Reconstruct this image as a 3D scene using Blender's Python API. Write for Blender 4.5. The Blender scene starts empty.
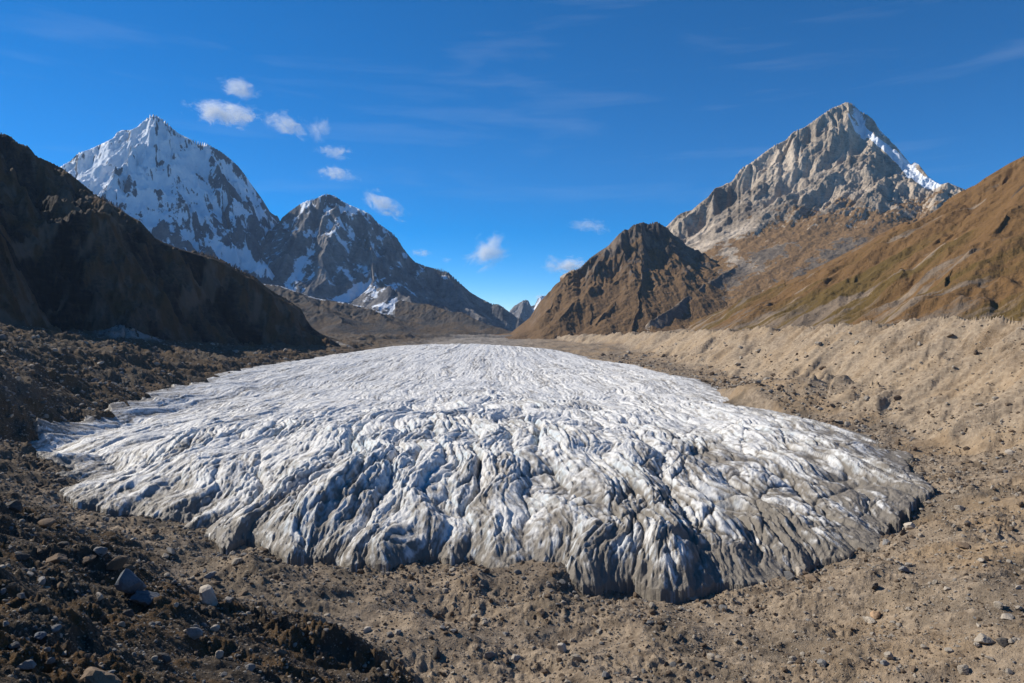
import bpy, math, random, time
import numpy as np
T0 = time.time()
random.seed(7)
F32 = np.float32
F = 683.0; CX = 512.0; HY = 320.0; CAMZ = 100.0       # 24 mm lens, level camera on a drone 100 m over the valley floor
sc = bpy.context.scene
col = sc.collection

# ------------------------------------------------------------------ noise
_r = np.random.RandomState(11)
PERM = np.concatenate([_r.permutation(256)] * 2).astype(np.int32)
_a = _r.rand(256) * 2 * np.pi
GX = np.cos(_a).astype(F32); GY = np.sin(_a).astype(F32)
HX = _r.rand(256).astype(F32); HYv = _r.rand(256).astype(F32)

def perlin(x, y, seed=0):
    x = np.asarray(x, F32) + F32(seed * 17.31); y = np.asarray(y, F32) + F32(seed * 9.73)
    xi = np.floor(x); yi = np.floor(y)
    fx = x - xi; fy = y - yi
    X = xi.astype(np.int32) & 255; Y = yi.astype(np.int32) & 255
    u = fx * fx * fx * (fx * (fx * 6 - 15) + 10); v = fy * fy * fy * (fy * (fy * 6 - 15) + 10)
    X1 = (X + 1) & 255; Y1 = (Y + 1) & 255
    def g(a, b, dx, dy):
        h = PERM[PERM[a] + b]
        return GX[h] * dx + GY[h] * dy
    n0 = g(X, Y, fx, fy); n1 = g(X1, Y, fx - 1, fy)
    n2 = g(X, Y1, fx, fy - 1); n3 = g(X1, Y1, fx - 1, fy - 1)
    a = n0 + u * (n1 - n0); b = n2 + u * (n3 - n2)
    return (a + v * (b - a)) * F32(1.5)

def fbm(x, y, o=4, seed=0, gain=.5, lac=2.03):
    r = 0; a = 1.0
    for i in range(o):
        r = r + a * perlin(x, y, seed + i * 3.1)
        x = x * lac; y = y * lac; a *= gain
    return r

def ridged(x, y, o=4, seed=0, gain=.5):
    r = 0; a = 1.0; w = 1.0
    for i in range(o):
        n = 1 - np.abs(perlin(x, y, seed + i * 3.1)) * 1.5
        n = n * n * w
        w = np.clip(n * 1.6, 0, 1)
        r = r + a * n
        x = x * 2.07; y = y * 2.07; a *= gain
    return r

def gully_noise(X, Y, gx, gy, lam, octs=5, k=1.15, gain=.5, fb=.35, seed=0):
    """ridges and gullies that run down the slope (gx, gy); lam = spacing in metres. Returns about -1..1"""
    px = (X / lam).astype(F32) + seed * 5.3; py = (Y / lam).astype(F32) + seed * 3.7
    gm = np.sqrt(gx * gx + gy * gy) + 1e-3
    bx = -gy / gm; by = gx / gm
    dx = bx * k; dy = by * k
    H = np.zeros_like(px); a = 1.0; fr = 1.0; tot = 0
    TP = F32(2 * np.pi)
    ddx = np.zeros_like(px); ddy = np.zeros_like(px)
    for o in range(octs):
        qx = px * fr; qy = py * fr
        ex = dx - ddy * fb; ey = dy + ddx * fb
        m = np.sqrt(ex * ex + ey * ey) + 1e-4
        ex = ex / m * k; ey = ey / m * k
        ix = np.floor(qx); iy = np.floor(qy); fx = qx - ix; fy = qy - iy
        I = ix.astype(np.int32); J = iy.astype(np.int32)
        wt = np.zeros_like(px); h = np.zeros_like(px); hx = np.zeros_like(px); hy = np.zeros_like(px)
        for i in (-1, 0, 1, 2):
            for j in (-1, 0, 1, 2):
                hh = PERM[PERM[(I + i + o * 31) & 255] + ((J + j) & 255)]
                vx = fx - i + HX[hh] * .5 - .25 ; vy = fy - j + HYv[hh] * .5 - .25
                w = np.exp(-(vx * vx + vy * vy) * 2)
                mg = (vx * ex + vy * ey) * TP
                c = np.cos(mg); s = np.sin(mg)
                h += c * w; hx -= s * ex * w; hy -= s * ey * w; wt += w
        h /= wt; hx /= wt; hy /= wt
        H += a * h; ddx = ddx + a * hx; ddy = ddy + a * hy
        tot += a; a *= gain; fr *= 2.0
    return H / tot

def sstep(a, b, x):
    t = np.clip((x - a) / (b - a), 0, 1)
    return t * t * (3 - 2 * t)

# ------------------------------------------------------------------ grids and meshes
def fan_grid(px0, px1, nu, y0, y1, ny):
    """a grid that widens with distance: rows of equal distance, columns spread like rays"""
    u = np.linspace((px0 - CX) / F, (px1 - CX) / F, nu).astype(F32)
    y = np.exp(np.linspace(math.log(y0), math.log(y1), ny)).astype(F32)
    U, Y = np.meshgrid(u, y)
    return U, Y, U * Y

def grad(h, U, Y):
    hu = np.gradient(h, U[0], axis=1); hyu = np.gradient(h, Y[:, 0], axis=0)
    return hu / Y, hyu - U / Y * hu

def grid_mesh(name, X, Y, Z, mat, attrs=None, keep=None, kind='structure', label=None, cat=None):
    ny, nx = X.shape
    co = np.stack([X, Y, Z], -1).reshape(-1, 3).astype(F32)
    idx = np.arange(ny * nx, dtype=np.int32).reshape(ny, nx)
    q = np.stack([idx[:-1, :-1], idx[:-1, 1:], idx[1:, 1:], idx[1:, :-1]], -1).reshape(-1, 4)
    if keep is not None:
        k = keep.reshape(-1)
        q = q[k[q].any(1)]
        used = np.zeros(len(co), bool); used[q.reshape(-1)] = True
        remap = np.cumsum(used) - 1
        q = remap[q].astype(np.int32); co = co[used]
    else:
        used = slice(None)
    me = bpy.data.meshes.new(name)
    raw_mesh(me, co, q)
    if attrs:
        for n, (r, g, b) in attrs.items():
            at = me.color_attributes.new(n, 'FLOAT_COLOR', 'POINT')
            arr = np.ones((ny * nx, 4), F32)
            for i, c in enumerate((r, g, b)):
                arr[:, i] = np.broadcast_to(c, X.shape).reshape(-1)
            at.data.foreach_set('color', arr[used].reshape(-1))
    me.materials.append(mat)
    o = bpy.data.objects.new(name, me); col.objects.link(o)
    if kind: o['kind'] = kind
    if label: o['label'] = label
    if cat: o['category'] = cat
    return o

def raw_mesh(me, co, faces, smooth=True):
    n = faces.shape[1]
    me.vertices.add(len(co)); me.vertices.foreach_set('co', co.astype(F32).reshape(-1))
    me.loops.add(faces.size); me.loops.foreach_set('vertex_index', faces.reshape(-1).astype(np.int32))
    me.polygons.add(len(faces))
    me.polygons.foreach_set('loop_start', np.arange(0, faces.size, n, dtype=np.int32))
    me.polygons.foreach_set('loop_total', np.full(len(faces), n, np.int32))
    me.update(calc_edges=True)
    me.polygons.foreach_set('use_smooth', np.full(len(faces), smooth, bool))

def W(px, py, d):
    """photo column, row and distance in metres -> point in the valley"""
    return ((px - CX) / F * d, d, CAMZ + (HY - py) / F * d)

def seg_dist(X, Y, a, b):
    ax, ay = a[0], a[1]; dx = b[0] - ax; dy = b[1] - ay
    L2 = dx * dx + dy * dy + 1e-9
    t = np.clip(((X - ax) * dx + (Y - ay) * dy) / L2, 0, 1)
    ex = X - (ax + t * dx); ey = Y - (ay + t * dy)
    side = (X - ax) * dy - (Y - ay) * dx
    return np.sqrt(ex * ex + ey * ey), t, side

def line_height(X, Y, pts, fall, fall_r=None, rnd=4.0):
    """height under a crest line: fall = (top slope, length of steep part, far slope)"""
    best = np.full(X.shape, -1e4, F32)
    fr = fall_r or fall
    for a, b in zip(pts[:-1], pts[1:]):
        d, t, side = seg_dist(X, Y, a, b)
        z = a[2] + t * (b[2] - a[2])
        d = np.sqrt(d * d + rnd * rnd) - rnd
        def dr(f): return (f[0] - f[2]) * f[1] * (1 - np.exp(-d / f[1])) + f[2] * d
        h = z - np.where(side > 0, dr(fr), dr(fall))
        best = np.maximum(best, h)
    return best

def smax(a, b, k):
    m = np.maximum(a, b)
    return m + np.log(np.exp(np.clip((a - m) / k, -30, 0)) + np.exp(np.clip((b - m) / k, -30, 0))) * k

def fit_skyline(H, U, Y, sky, base, x0, x1, crest, it=4):
    """scale the height so that the crest reaches the traced elevation along its length"""
    sky = sorted(sky)
    sx = np.array([(p[0] - CX) / F for p in sky]); sy = np.array([(HY - p[1]) / F for p in sky])
    u = U[0]; yy = Y[:, 0]
    cu = np.array([p[0] / p[1] for p in crest]); o = np.argsort(cu)
    cd = np.interp(u, cu[o], np.array([p[1] for p in crest])[o])
    inside = (u > (x0 - CX) / F) & (u < (x1 - CX) / F)
    tgt = np.interp(u, sx, sy)
    ker = np.hanning(11); ker /= ker.sum()
    win = np.abs(Y / cd[None, :] - 1) < .10
    for i in range(it):
        el = np.where(win, (H - CAMZ) / Y, -9)
        j = el.argmax(0); hm = H[j, np.arange(len(u))]
        want = CAMZ + tgt * yy[j]
        r = np.clip((want - base) / np.maximum(hm - base, 15), .6, 1.6)
        iu = np.where(inside)[0]
        r[:iu[0]] = r[iu[0]]; r[iu[-1]:] = r[iu[-1]]
        r = np.convolve(np.pad(r, 5, mode='edge'), ker, mode='valid')
        w = sstep(.25, .02, np.abs(Y / cd[None, :] - 1))
        H = np.where(H > base, base + (H - base) * (1 + (r[None, :] - 1) * w), H)
    cap = CAMZ + np.where(inside, tgt, 9)[None, :] * Y
    over = (H - cap) * (np.abs(Y / cd[None, :] - 1) > .06)
    far_ = np.abs(Y / cd[None, :] - 1) > .06
    H = np.where((over > -8) & far_, H - (over + 8), H)
    return H.astype(F32)

# ------------------------------------------------------------------ material helpers
class NT:
    def __init__(s, name):
        s.m = bpy.data.materials.new(name); s.m.use_nodes = True
        s.t = s.m.node_tree; s.t.nodes.clear()
        s.out = s.t.nodes.new('ShaderNodeOutputMaterial')
    def n(s, ty, **k):
        x = s.t.nodes.new(ty)
        for a, b in k.items(): setattr(x, a, b)
        return x
    def L(s, a, b): s.t.links.new(a, b)
    def sock(s, x, i):
        if isinstance(i, bpy.types.NodeSocket): s.L(i, x)
        else: x.default_value = i
    def noise(s, vec, scale, detail=4, rough=.6, dist=0):
        x = s.n('ShaderNodeTexNoise'); x.inputs['Scale'].default_value = scale
        x.inputs['Detail'].default_value = detail; x.inputs['Roughness'].default_value = rough
        x.inputs['Distortion'].default_value = dist
        s.L(vec, x.inputs['Vector']); return x.outputs['Fac']
    def voro(s, vec, scale, feature='F1'):
        x = s.n('ShaderNodeTexVoronoi', feature=feature); x.inputs['Scale'].default_value = scale
        s.L(vec, x.inputs['Vector']); return x.outputs['Distance']
    def ramp(s, v, pts):
        x = s.n('ShaderNodeValToRGB'); e = x.color_ramp.elements
        while len(e) < len(pts): e.new(.5)
        for el, (p, c) in zip(e, pts):
            el.position = p; el.color = (c, c, c, 1) if isinstance(c, (int, float)) else (*c, 1)
        s.sock(x.inputs[0], v); return x.outputs[0]
    def math(s, op, a, b=0.0, clamp=False):
        x = s.n('ShaderNodeMath', operation=op, use_clamp=clamp)
        s.sock(x.inputs[0], a); s.sock(x.inputs[1], b); return x.outputs[0]
    def mix(s, f, a, b, mode='MIX'):
        x = s.n('ShaderNodeMix', data_type='RGBA', blend_type=mode)
        s.sock(x.inputs[0], f)
        for i, c in ((6, a), (7, b)):
            if isinstance(c, bpy.types.NodeSocket): s.L(c, x.inputs[i])
            else: x.inputs[i].default_value = (*c, 1)
        return x.outputs[2]
    def attr(s, name):
        x = s.n('ShaderNodeAttribute', attribute_name=name)
        y = s.n('ShaderNodeSeparateColor'); s.L(x.outputs['Color'], y.inputs[0])
        return y.outputs[0], y.outputs[1], y.outputs[2]
    def pos(s): return s.n('ShaderNodeNewGeometry').outputs['Position']
    def scale(s, v, x):
        k = s.n('ShaderNodeVectorMath', operation='MULTIPLY'); s.L(v, k.inputs[0]); k.inputs[1].default_value = x
        return k.outputs[0]
    def bsdf(s, colr, rough=.9, bump=None, spec=.2, dist=1.0, strength=1.0):
        b = s.n('ShaderNodeBsdfPrincipled')
        s.sock(b.inputs['Roughness'], rough); s.sock(b.inputs['Specular IOR Level'], spec)
        if isinstance(colr, bpy.types.NodeSocket): s.L(colr, b.inputs['Base Color'])
        else: b.inputs['Base Color'].default_value = (*colr, 1)
        if bump is not None:
            k = s.n('ShaderNodeBump'); k.inputs['Distance'].default_value = dist; k.inputs['Strength'].default_value = strength
            s.L(bump, k.inputs['Height']); s.L(k.outputs[0], b.inputs['Normal'])
        s.L(b.outputs[0], s.out.inputs[0]); return b

# ------------------------------------------------------------------ THE GROUND
def Gp(px, py, z):
    y = (CAMZ - z) * F / (py - HY)
    return ((px - CX) / F * y, y, z)
MARGIN = [Gp(*p) for p in [(18,441,8),(42,462,6),(80,488,2),(95,516,0),(160,522,0),(225,534,0),(262,552,0),(330,564,0),(372,574,0),(420,556,0),(470,562,0),(500,574,0),(560,580,0),(600,584,0),
          (660,592,0),(710,590,0),(760,586,0),(800,574,0),(840,562,2),(878,550,3),(898,528,4),(924,482,6),(900,458,8),(865,437,10),(830,425,12),(760,401,15),(700,380,20),(640,362,24),(560,350,30),(500,345,33),
          (440,345,33),(390,347,32),(330,355,28),(250,368,22),(190,382,18),(130,400,14),(60,425,10)]]
CTRL = [p for p in MARGIN[::2]] + [Gp(*p) for p in [(512,640,-1),(512,683,0),(700,683,3),(700,630,1),(860,683,9),(1023,683,20),(1023,600,22),(1023,540,22),(960,500,14),
          (1023,470,16),(400,640,2),(300,620,4),(200,570,5),(100,530,8),(0,480,14),(0,440,24),(60,400,26),(0,390,45),(0,350,70),(100,370,42),(130,348,58),(60,336,77)]]
CTRL += [(-819,1093,94),(-1200,1000,180),(-500,300,60),(-300,130,75),(-160,40,70),(0,2400,29),(-400,2300,29),(0,3200,26),(-620,2000,36),(300,2300,36),(-600,3000,28),(0,5000,20),
         (1500,5000,120),(-1500,4000,40),(375,512,14),(358,700,15),(342,942,19),(290,1494,27),(200,2000,28),(520,620,40),(520,300,60),(700,1100,90),(300,120,34),(600,1700,90),(900,600,110),(0,30,14),(200,10,40)]
CTRL = np.array(CTRL, np.float64)
def tps_fit(P):
    x = P[:, :2] / 1000; n = len(x)
    r2 = ((x[:, None] - x[None]) ** 2).sum(-1)
    K = .5 * r2 * np.log(r2 + 1e-12) + np.eye(n) * 2e-4
    A = np.zeros((n + 3, n + 3)); A[:n, :n] = K; A[:n, n] = 1; A[:n, n + 1:] = x; A[n, :n] = 1; A[n + 1:, :n] = x.T
    return x, np.linalg.solve(A, np.r_[P[:, 2], 0, 0, 0])
TX, TW = tps_fit(CTRL)
def ground_base(X, Y):
    x = X.astype(F32) / 1000; y = Y.astype(F32) / 1000
    r = (TW[-3] + TW[-2] * x + TW[-1] * y).astype(F32)
    for (a, b), w in zip(TX, TW[:-3]):
        r2 = (x - F32(a)) ** 2 + (y - F32(b)) ** 2 + F32(1e-9)
        r += F32(w * .5) * r2 * np.log(r2)
    return np.clip(r, -6, 600)

def poly_sd(X, Y, P):
    """signed distance to a closed outline, positive inside"""
    d = np.full(X.shape, 1e9, F32); ins = np.zeros(X.shape, bool)
    n = len(P)
    for i in range(n):
        a = P[i]; b = P[(i + 1) % n]
        dd, _, _ = seg_dist(X, Y, a, b)
        d = np.minimum(d, dd)
        c = ((a[1] > Y) != (b[1] > Y))
        xi = (b[0] - a[0]) * (Y - a[1]) / ((b[1] - a[1]) + 1e-9) + a[0]
        ins ^= c & (X < xi)
    return np.where(ins, d, -d)

MOR_R = [(452,380,112),(450,600,102),(432,850,94),(418,1100,87),(380,1400,77),(330,1700,68),(265,2050,55),(190,2400,44),(60,2800,32)]   # crest of the pale wall
MOR_L = [Gp(128,326,89),Gp(150,327,85),Gp(180,328.5,79),Gp(230,333,68),Gp(280,337,58),Gp(330,343,42),Gp(350,348,34)]
MOR_B = [W(350,338,2300),W(385,334,2500),(-330,2650,46),W(470,334.5,2700),W(500,335,2750),(60,2850,40)]
HUMP = [Gp(770,377,38),Gp(815,379,40),(330,700,38),(345,620,37),(370,555,35),(405,480,31),(440,420,28)]
def Gm(px, py, h, a, b):
    q = Gp(px, py, 0); return (q[0], q[1], h, a, b)
MOUNDS = [Gm(530,577,3.6,24,10), Gm(604,604,3.4,16,10), Gm(260,578,3.2,26,9), Gm(345,602,-2.4,20,9), Gm(425,604,-4.5,17,8), Gm(700,640,2.2,22,12), Gm(560,628,-2.4,16,9), Gm(470,640,1.8,20,10), Gm(850,600,2.5,30,16), Gm(905,640,-2,18,9), Gm(960,560,3.5,28,14)]
SPUR2 = [(-118,215,26),(-92,178,24),(-58,158,16)]

def near_spur(X, Y):
    n = fbm(X / 60, Y / 60, 3, 40)
    s = 77 - .385 * X - .475 * Y + n * 4
    return s

def ground(X, Y, U):
    g = ground_base(X, Y)
    wx = X + 22 * fbm(X / 140, Y / 140, 3, 5); wy = Y + 22 * fbm(X / 140, Y / 140, 3, 9)
    mr = line_height(wx, wy, MOR_R, (.10, 200, .05), (.72, 75, .10)) if False else line_height(wx, wy, MOR_R, (.72, 90, .60), (.22, 400, .16))
    ml = line_height(wx, wy, MOR_L, (.30, 100, .2), (.62, 90, .3))
    mr2, ml2 = mr, ml
    g1 = smax(g, mr, 3.5)
    g1 = smax(g1, ml, 3)
    g1 = smax(g1, line_height(wx, wy, MOR_B, (.35, 100, .3)), 2)
    g1 = smax(g1, line_height(X + .5 * (wx - X), Y + .5 * (wy - Y), HUMP, (.42, 45, .25)), 3)
    sp = near_spur(X, Y)
    g1 = smax(g1, sp, 2.5)
    spw = sstep(-4, 4, sp - g)
    wall = sstep(-2, 3, mr - g) * (X > 0)
    lwall = sstep(-2, 3, ml - g) * (X < 0)
    left = sstep(-180, -420, X) * (1 - lwall)
    rough = .75 + .9 * left + .5 * spw
    g1b = g1
    gl2 = gully_noise(X, Y, gx0, gy0, 105.0, 3, seed=4) if False else 0
    # rolling hummocks, then ridged detail
    hm = fbm(X / 95, Y / 95, 3, 1) * 4.2 + (ridged(X / 70, Y / 52, 5, 2) - .9) * 3.4 * (.55 + 1.25 * left + .2 * spw)
    gx, gy = grad(g1, U, Y)
    gl = gully_noise(X, Y, gx, gy, 34.0, 5, seed=2) + gully_noise(X, Y, gx, gy, 110.0, 3, seed=8) * 1.7 * (wall + lwall)
    g2 = g1 + (hm * (1 - .75 * wall - .55 * lwall) * (1 - .35 * spw)) + gl * (1.1 + 3.2 * (wall + lwall) + 1.0 * left) + fbm(X / 45, Y / 45, 3, 37) * 3.5 * wall
    for mx_, my_, mh, ra, rb in MOUNDS:
        g2 = g2 + mh * np.exp(-((X - mx_) / ra) ** 2 - ((Y - my_) / rb) ** 2)
    g2 += gl * 1.5 * spw + (ridged(X / 42, Y / 30, 3, 67) - .8) * 1.6 * sstep(500, 300, Y)
    pt = sstep(-.25, .35, fbm(X / 36, Y / 30, 3, 73)); rough = rough * (.45 + .9 * pt)
    fade = np.clip(900 / Y, .2, 1)
    g2 += fbm(X / 14, Y / 14, 4, 21, .55) * 1.3 * rough * (1 - .35 * wall)
    g2 += (ridged(X / 7.5, Y / 7.5, 4, 31, .6) - .9) * (.18 + .9 * sstep(-.1, .5, fbm(X / 38, Y / 38, 3, 39))) * rough * fade
    g2 += fbm(X / 2.4, Y / 2.4, 3, 27, .65) * .46 * rough * fade
    return g2, dict(spw=spw, wall=wall, lwall=lwall, left=left, gl=gl, g1=g1, mr=mr, g=g)

print('ground...', time.time() - T0)
U, Y, X = fan_grid(-90, 1114, 1180, 42, 3600, 1060)
GZ, gi = ground(X, Y, U)
GU, GYY, GXX = U, Y, X
def ground_masks(X, Y, gi):
    sd = poly_sd(X, Y, MARGIN)
    n1 = fbm(X / 60, Y / 60, 4, 51, .6); n2 = fbm(X / 18, Y / 18, 4, 57, .6)
    # where the dry brown plants grow, where the till is dark (wet patches, painted shade at left), where it is pale
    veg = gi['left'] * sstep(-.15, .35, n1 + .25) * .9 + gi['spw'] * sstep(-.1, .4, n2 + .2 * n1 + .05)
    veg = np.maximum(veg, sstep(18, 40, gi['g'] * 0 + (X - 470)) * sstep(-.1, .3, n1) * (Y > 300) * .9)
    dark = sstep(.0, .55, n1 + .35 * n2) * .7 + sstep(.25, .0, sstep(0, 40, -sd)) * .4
    dark = np.clip((dark - .25 * sstep(0, 120, X)) * (1 - gi['wall']) + .75 * gi['left'] + .75 * gi['spw'], 0, 1)  # left bench and near spur darkened as painted shade
    veg = np.maximum(veg, gi['wall'] * sstep(380, 450, X + 40 * n1) * sstep(-.05, .4, n1 + .3 * n2) * .75)
    pale = np.clip(gi['wall'] * (.72 + .45 * n2 + .35 * n1) + .25 * sstep(0, .5, fbm(X / 40, Y / 25, 3, 66)), 0, 1)
    tan = sstep(-.2, .5, fbm(X / 50, Y / 50, 3, 71)) * sstep(20, 160, X)
    grey = np.clip(gi['lwall'] + .75 * sstep(1650, 2000, Y) * sstep(120, -60, X), 0, 1)
    return sd, veg, dark, pale, tan, grey, np.maximum(gi['spw'], .7 * gi['left'] * (1 - .6 * sstep(0, .5, n1)))  # last mask: painted shade on the near spur and left bench
sd, veg, dark, pale, tan, grey, spm = ground_masks(X, Y, gi)
print('ground heights', time.time() - T0)

# ---- ground material
def ground_material():
    M = NT('glacial_till'); P = M.pos()
    veg, dark, pale = M.attr('mask_a'); tan, grey, spw = M.attr('mask_b')
    c1 = M.noise(P, .25, 6, .7); c2 = M.noise(P, 1.7, 5, .7); c3 = M.noise(P, .035, 4, .6)
    base = M.mix(M.ramp(c1, [(.3, 0), (.7, 1)]), (.12, .088, .060), (.42, .33, .235))
    base = M.mix(M.math('MULTIPLY', tan, .55), base, (.33, .225, .125))
    base = M.mix(M.math('MULTIPLY', pale, .62), base, M.mix(M.ramp(c1, [(.3, 0), (.7, 1)]), (.27, .20, .13), (.52, .41, .285)))
    base = M.mix(M.math('MULTIPLY', grey, .8), base, M.mix(c1, (.19, .18, .17), (.36, .34, .31)))
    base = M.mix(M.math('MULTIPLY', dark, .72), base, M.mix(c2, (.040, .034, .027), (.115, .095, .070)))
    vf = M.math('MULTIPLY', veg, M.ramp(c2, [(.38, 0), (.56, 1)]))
    base = M.mix(M.math('MULTIPLY', spw, .75), base, M.mix(c2, (.020, .016, .012), (.070, .052, .036)))  # near-black spur and bench colour stands in for shade
    base = M.mix(vf, base, M.mix(c3, (.075, .040, .018), (.13, .078, .032)))
    # single stones: pale and dark specks
    v = M.voro(P, .55); v2 = M.voro(P, 1.6)
    pick = M.noise(P, .9, 2, .5)
    st = M.math('MULTIPLY', M.ramp(v, [(.22, 1), (.34, 0)]), M.ramp(pick, [(.52, 0), (.60, 1)]))
    base = M.mix(M.math('MULTIPLY', st, .55), base, (.42, .36, .29))
    st2 = M.math('MULTIPLY', M.ramp(v2, [(.2, 1), (.36, 0)]), M.ramp(M.noise(P, 2.1, 2, .5), [(.5, 0), (.6, 1)]))
    base = M.mix(M.math('MULTIPLY', st2, .5), base, (.36, .30, .24))
    h = M.math('ADD', M.math('MULTIPLY', c1, 1.1), M.math('MULTIPLY', c2, .45))
    h = M.math('ADD', h, M.math('MULTIPLY', M.math('ADD', st, M.math('MULTIPLY', st2, .5)), .35))
    M.bsdf(base, .95, h, .1, 1.0, 1.0)
    return M.m
MG = ground_material()
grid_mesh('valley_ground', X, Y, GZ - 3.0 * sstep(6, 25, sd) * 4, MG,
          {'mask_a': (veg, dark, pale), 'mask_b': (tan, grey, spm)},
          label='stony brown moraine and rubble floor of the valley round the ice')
# the ground outside the frame, coarser
U2, Y2, X2 = fan_grid(-2600, 3600, 420, 9, 3600, 300)
Z2, gi2 = ground(X2, Y2, U2)
sd2, v2_, d2_, p2_, t2_, g2_, s2_ = ground_masks(X2, Y2, gi2)
px2 = U2 * F + CX
grid_mesh('valley_ground', X2, Y2, Z2 - .25, MG, {'mask_a': (v2_, d2_, p2_), 'mask_b': (t2_, g2_, s2_)},
          keep=((px2 < -88) | (px2 > 1112) | (Y2 < 43)) & (np.abs(X2) < 2600), label='stony valley floor beside and below the view')
print('ground mesh', time.time() - T0)

def ground_at(x, y):
    """height of the built ground at points x, y"""
    x = np.asarray(x, np.float64); y = np.asarray(y, np.float64)
    ny, nu = GZ.shape
    fj = (x / y - GU[0, 0]) / (GU[0, -1] - GU[0, 0]) * (nu - 1)
    fi = (np.log(y) - math.log(42)) / (math.log(3600) - math.log(42)) * (ny - 1)
    fj = np.clip(fj, 0, nu - 1.001); fi = np.clip(fi, 0, ny - 1.001)
    i = fi.astype(int); j = fj.astype(int); a = fi - i; b = fj - j
    return (GZ[i, j] * (1 - a) * (1 - b) + GZ[i + 1, j] * a * (1 - b) + GZ[i, j + 1] * (1 - a) * b + GZ[i + 1, j + 1] * a * b)

# ------------------------------------------------------------------ THE GLACIER
def ice():
    U, Y, X = fan_grid(-40, 985, 1250, 225, 2150, 1000)
    # flow coordinates: the ice fans out from far up the valley
    x0, y0 = -70., 2700.
    phi = np.arctan2(X - x0, y0 - Y); r = np.sqrt((X - x0) ** 2 + (Y - y0) ** 2)
    A = phi * 2400; B = -430 * np.log(Y)
    A = A + 12 * fbm(X / 90, Y / 90, 3, 3) + (1.6 + 1.4 * sstep(520, 330, Y)) * fbm(X / 30, Y / 60, 3, 8)
    lob = np.abs(perlin(A / 30, B / 400, 4)) * 2.0
    sd = poly_sd(X, Y, MARGIN)
    front = sstep(800, 330, Y)
    d = sd + (lob * 11 - 5) * (.25 + .75 * front) + fbm(A / 12, B / 60, 4, 6) * 4 + 8 * fbm(X / 60, Y / 60, 2, 7)
    gb = ground_base(X, Y)
    T = 9 + 19 * sstep(900, 330, Y) * np.exp(-((X + 40) / 300) ** 2) + 7 * sstep(1500, 900, Y) * np.exp(-((X + 40) / 230) ** 2)
    dc = np.clip(d, 0, None)
    body = T * (.82 * (1 - np.exp(-dc / (46 + 16 * sstep(-60, 120, X)))) + .18 * (1 - np.exp(-dc / 120))) + 6.0 * (1 - np.exp(-dc / 190)) * sstep(2000, 1200, Y)
    h = gb + body
    edge = np.clip(dc / 30, 0, 1)
    # rounded mounds with sharp creases between, long along the flow
    fr = .35 + .65 * front
    A2 = A + 4 * fbm(A / 45, B / 90, 3, 91) + .8 * fbm(A / 9, B / 20, 2, 93)
    ab = lambda u, v, sd_: np.abs(perlin(u, v, sd_)) * 2
    b1 = ab(A2 / 34, B / 230, 12)
    b2 = ab(A2 / 17 + .4 * b1, B / 150, 15)
    b3 = ab(A2 / 8 + .4 * b2, B / 84, 18)
    b4 = ab(A2 / 3.8, B / 42, 22)
    b5 = ab(A / 1.9, B / 20, 25)
    cr = ab((A2 + .55 * B) / 26, (B - .4 * A2) / 90, 33)
    cr2 = ab((A2 - .6 * B) / 12, (B + .5 * A2) / 40, 36)
    q = lambda b: np.sqrt(b + .05)
    gv = lambda b, k: np.exp(-b * k)
    amp = (.30 + .70 * edge)
    patch = .45 + 1.1 * sstep(-.35, .45, fbm(A / 60, B / 140, 3, 97))
    rel = (q(b1) * 4.6 - gv(b1, 8) * 1.6) * (.25 + .85 * front)
    rel += (q(b2) * 2.0 - gv(b2, 8) * 1.3) * (.35 + .65 * front) * patch
    rel += (q(b3) * .75 - gv(b3, 7) * .85) * (.5 + .5 * front) * patch
    rel += (b4 * .28 - gv(b4, 6) * .45) * patch + b5 * .2
    rel += (b1 * 0 - gv(cr, 11) * 1.7 - gv(cr2, 9) * .7 * patch) * (.45 + .55 * front)
    rel = rel * amp * (.75 + .25 * sstep(0, 60, dc)) + fbm(A / 6, B / 34, 5, 99, .62) * .75 * edge
    rel += (fbm(X / 80, Y / 80, 3, 44) * 3.0 + fbm(X / 26, Y / 40, 3, 46) * 1.3) * edge
    h = h + rel * (1 - .25 * sstep(500, 1100, Y)) - 3.0 * amp * (.4 + .6 * edge)
    gx, gy = grad(gb + body + q(b1) * 4, U, Y)
    gl = gully_noise(X, Y, gx, gy, 9.0, 4, seed=6)
    sl = np.clip(np.sqrt(gx * gx + gy * gy) / .5, 0, 1.3)
    h = h + gl * (.3 + .8 * sl) * (.4 + .6 * front)
    h = np.where(d < 0, gb - 4 + d * .8, h)
    # dirt gathers in the creases and over the right snout
    cs = gv(b3, 10) * .5 + gv(b2, 15) * .65 + gv(b1, 22) * .6 + gv(b4, 7) * .35 + gv(cr, 18) * .55 + gv(cr2, 14) * .4
    snout = sstep(95, 0, d) * sstep(1300, 500, Y)
    right = sstep(-60, 150, X) * sstep(600, 310, Y)
    streak = fbm(A / 11, B / 60, 5, 61, .62)
    dirt = cs * (.60 + .7 * right) * (.5 + .7 * patch) + .55 * snout * sstep(-.35, .35, streak + .25) + .50 * right * sstep(-.35, .35, fbm(A / 14, B / 60, 4, 63, .6) + .05)
    dirt += .9 * sstep(14, -1, d + 6 * streak) * (.75 + .9 * fbm(A / 2.5, B / 12, 4, 79, .7)) + .25 * sstep(.0, .6, fbm(A / 26, B / 140, 4, 69, .6)) - gl * .22 * (.4 + sl) + .12 * streak
    g2x, g2y = grad(h, U, Y); st = np.sqrt(g2x ** 2 + g2y ** 2)
    blue = sstep(.55, 1.4, st) * (1 - .6 * right) * sstep(-.3, .3, fbm(X / 25, Y / 25, 3, 77) + .1)
    fine = fbm(A / 2.2, B / 7, 4, 81, .65)
    return U, X, Y, h, np.clip(dirt, 0, 1.4), np.clip(blue, 0, 1), fine, gb, d
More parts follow.
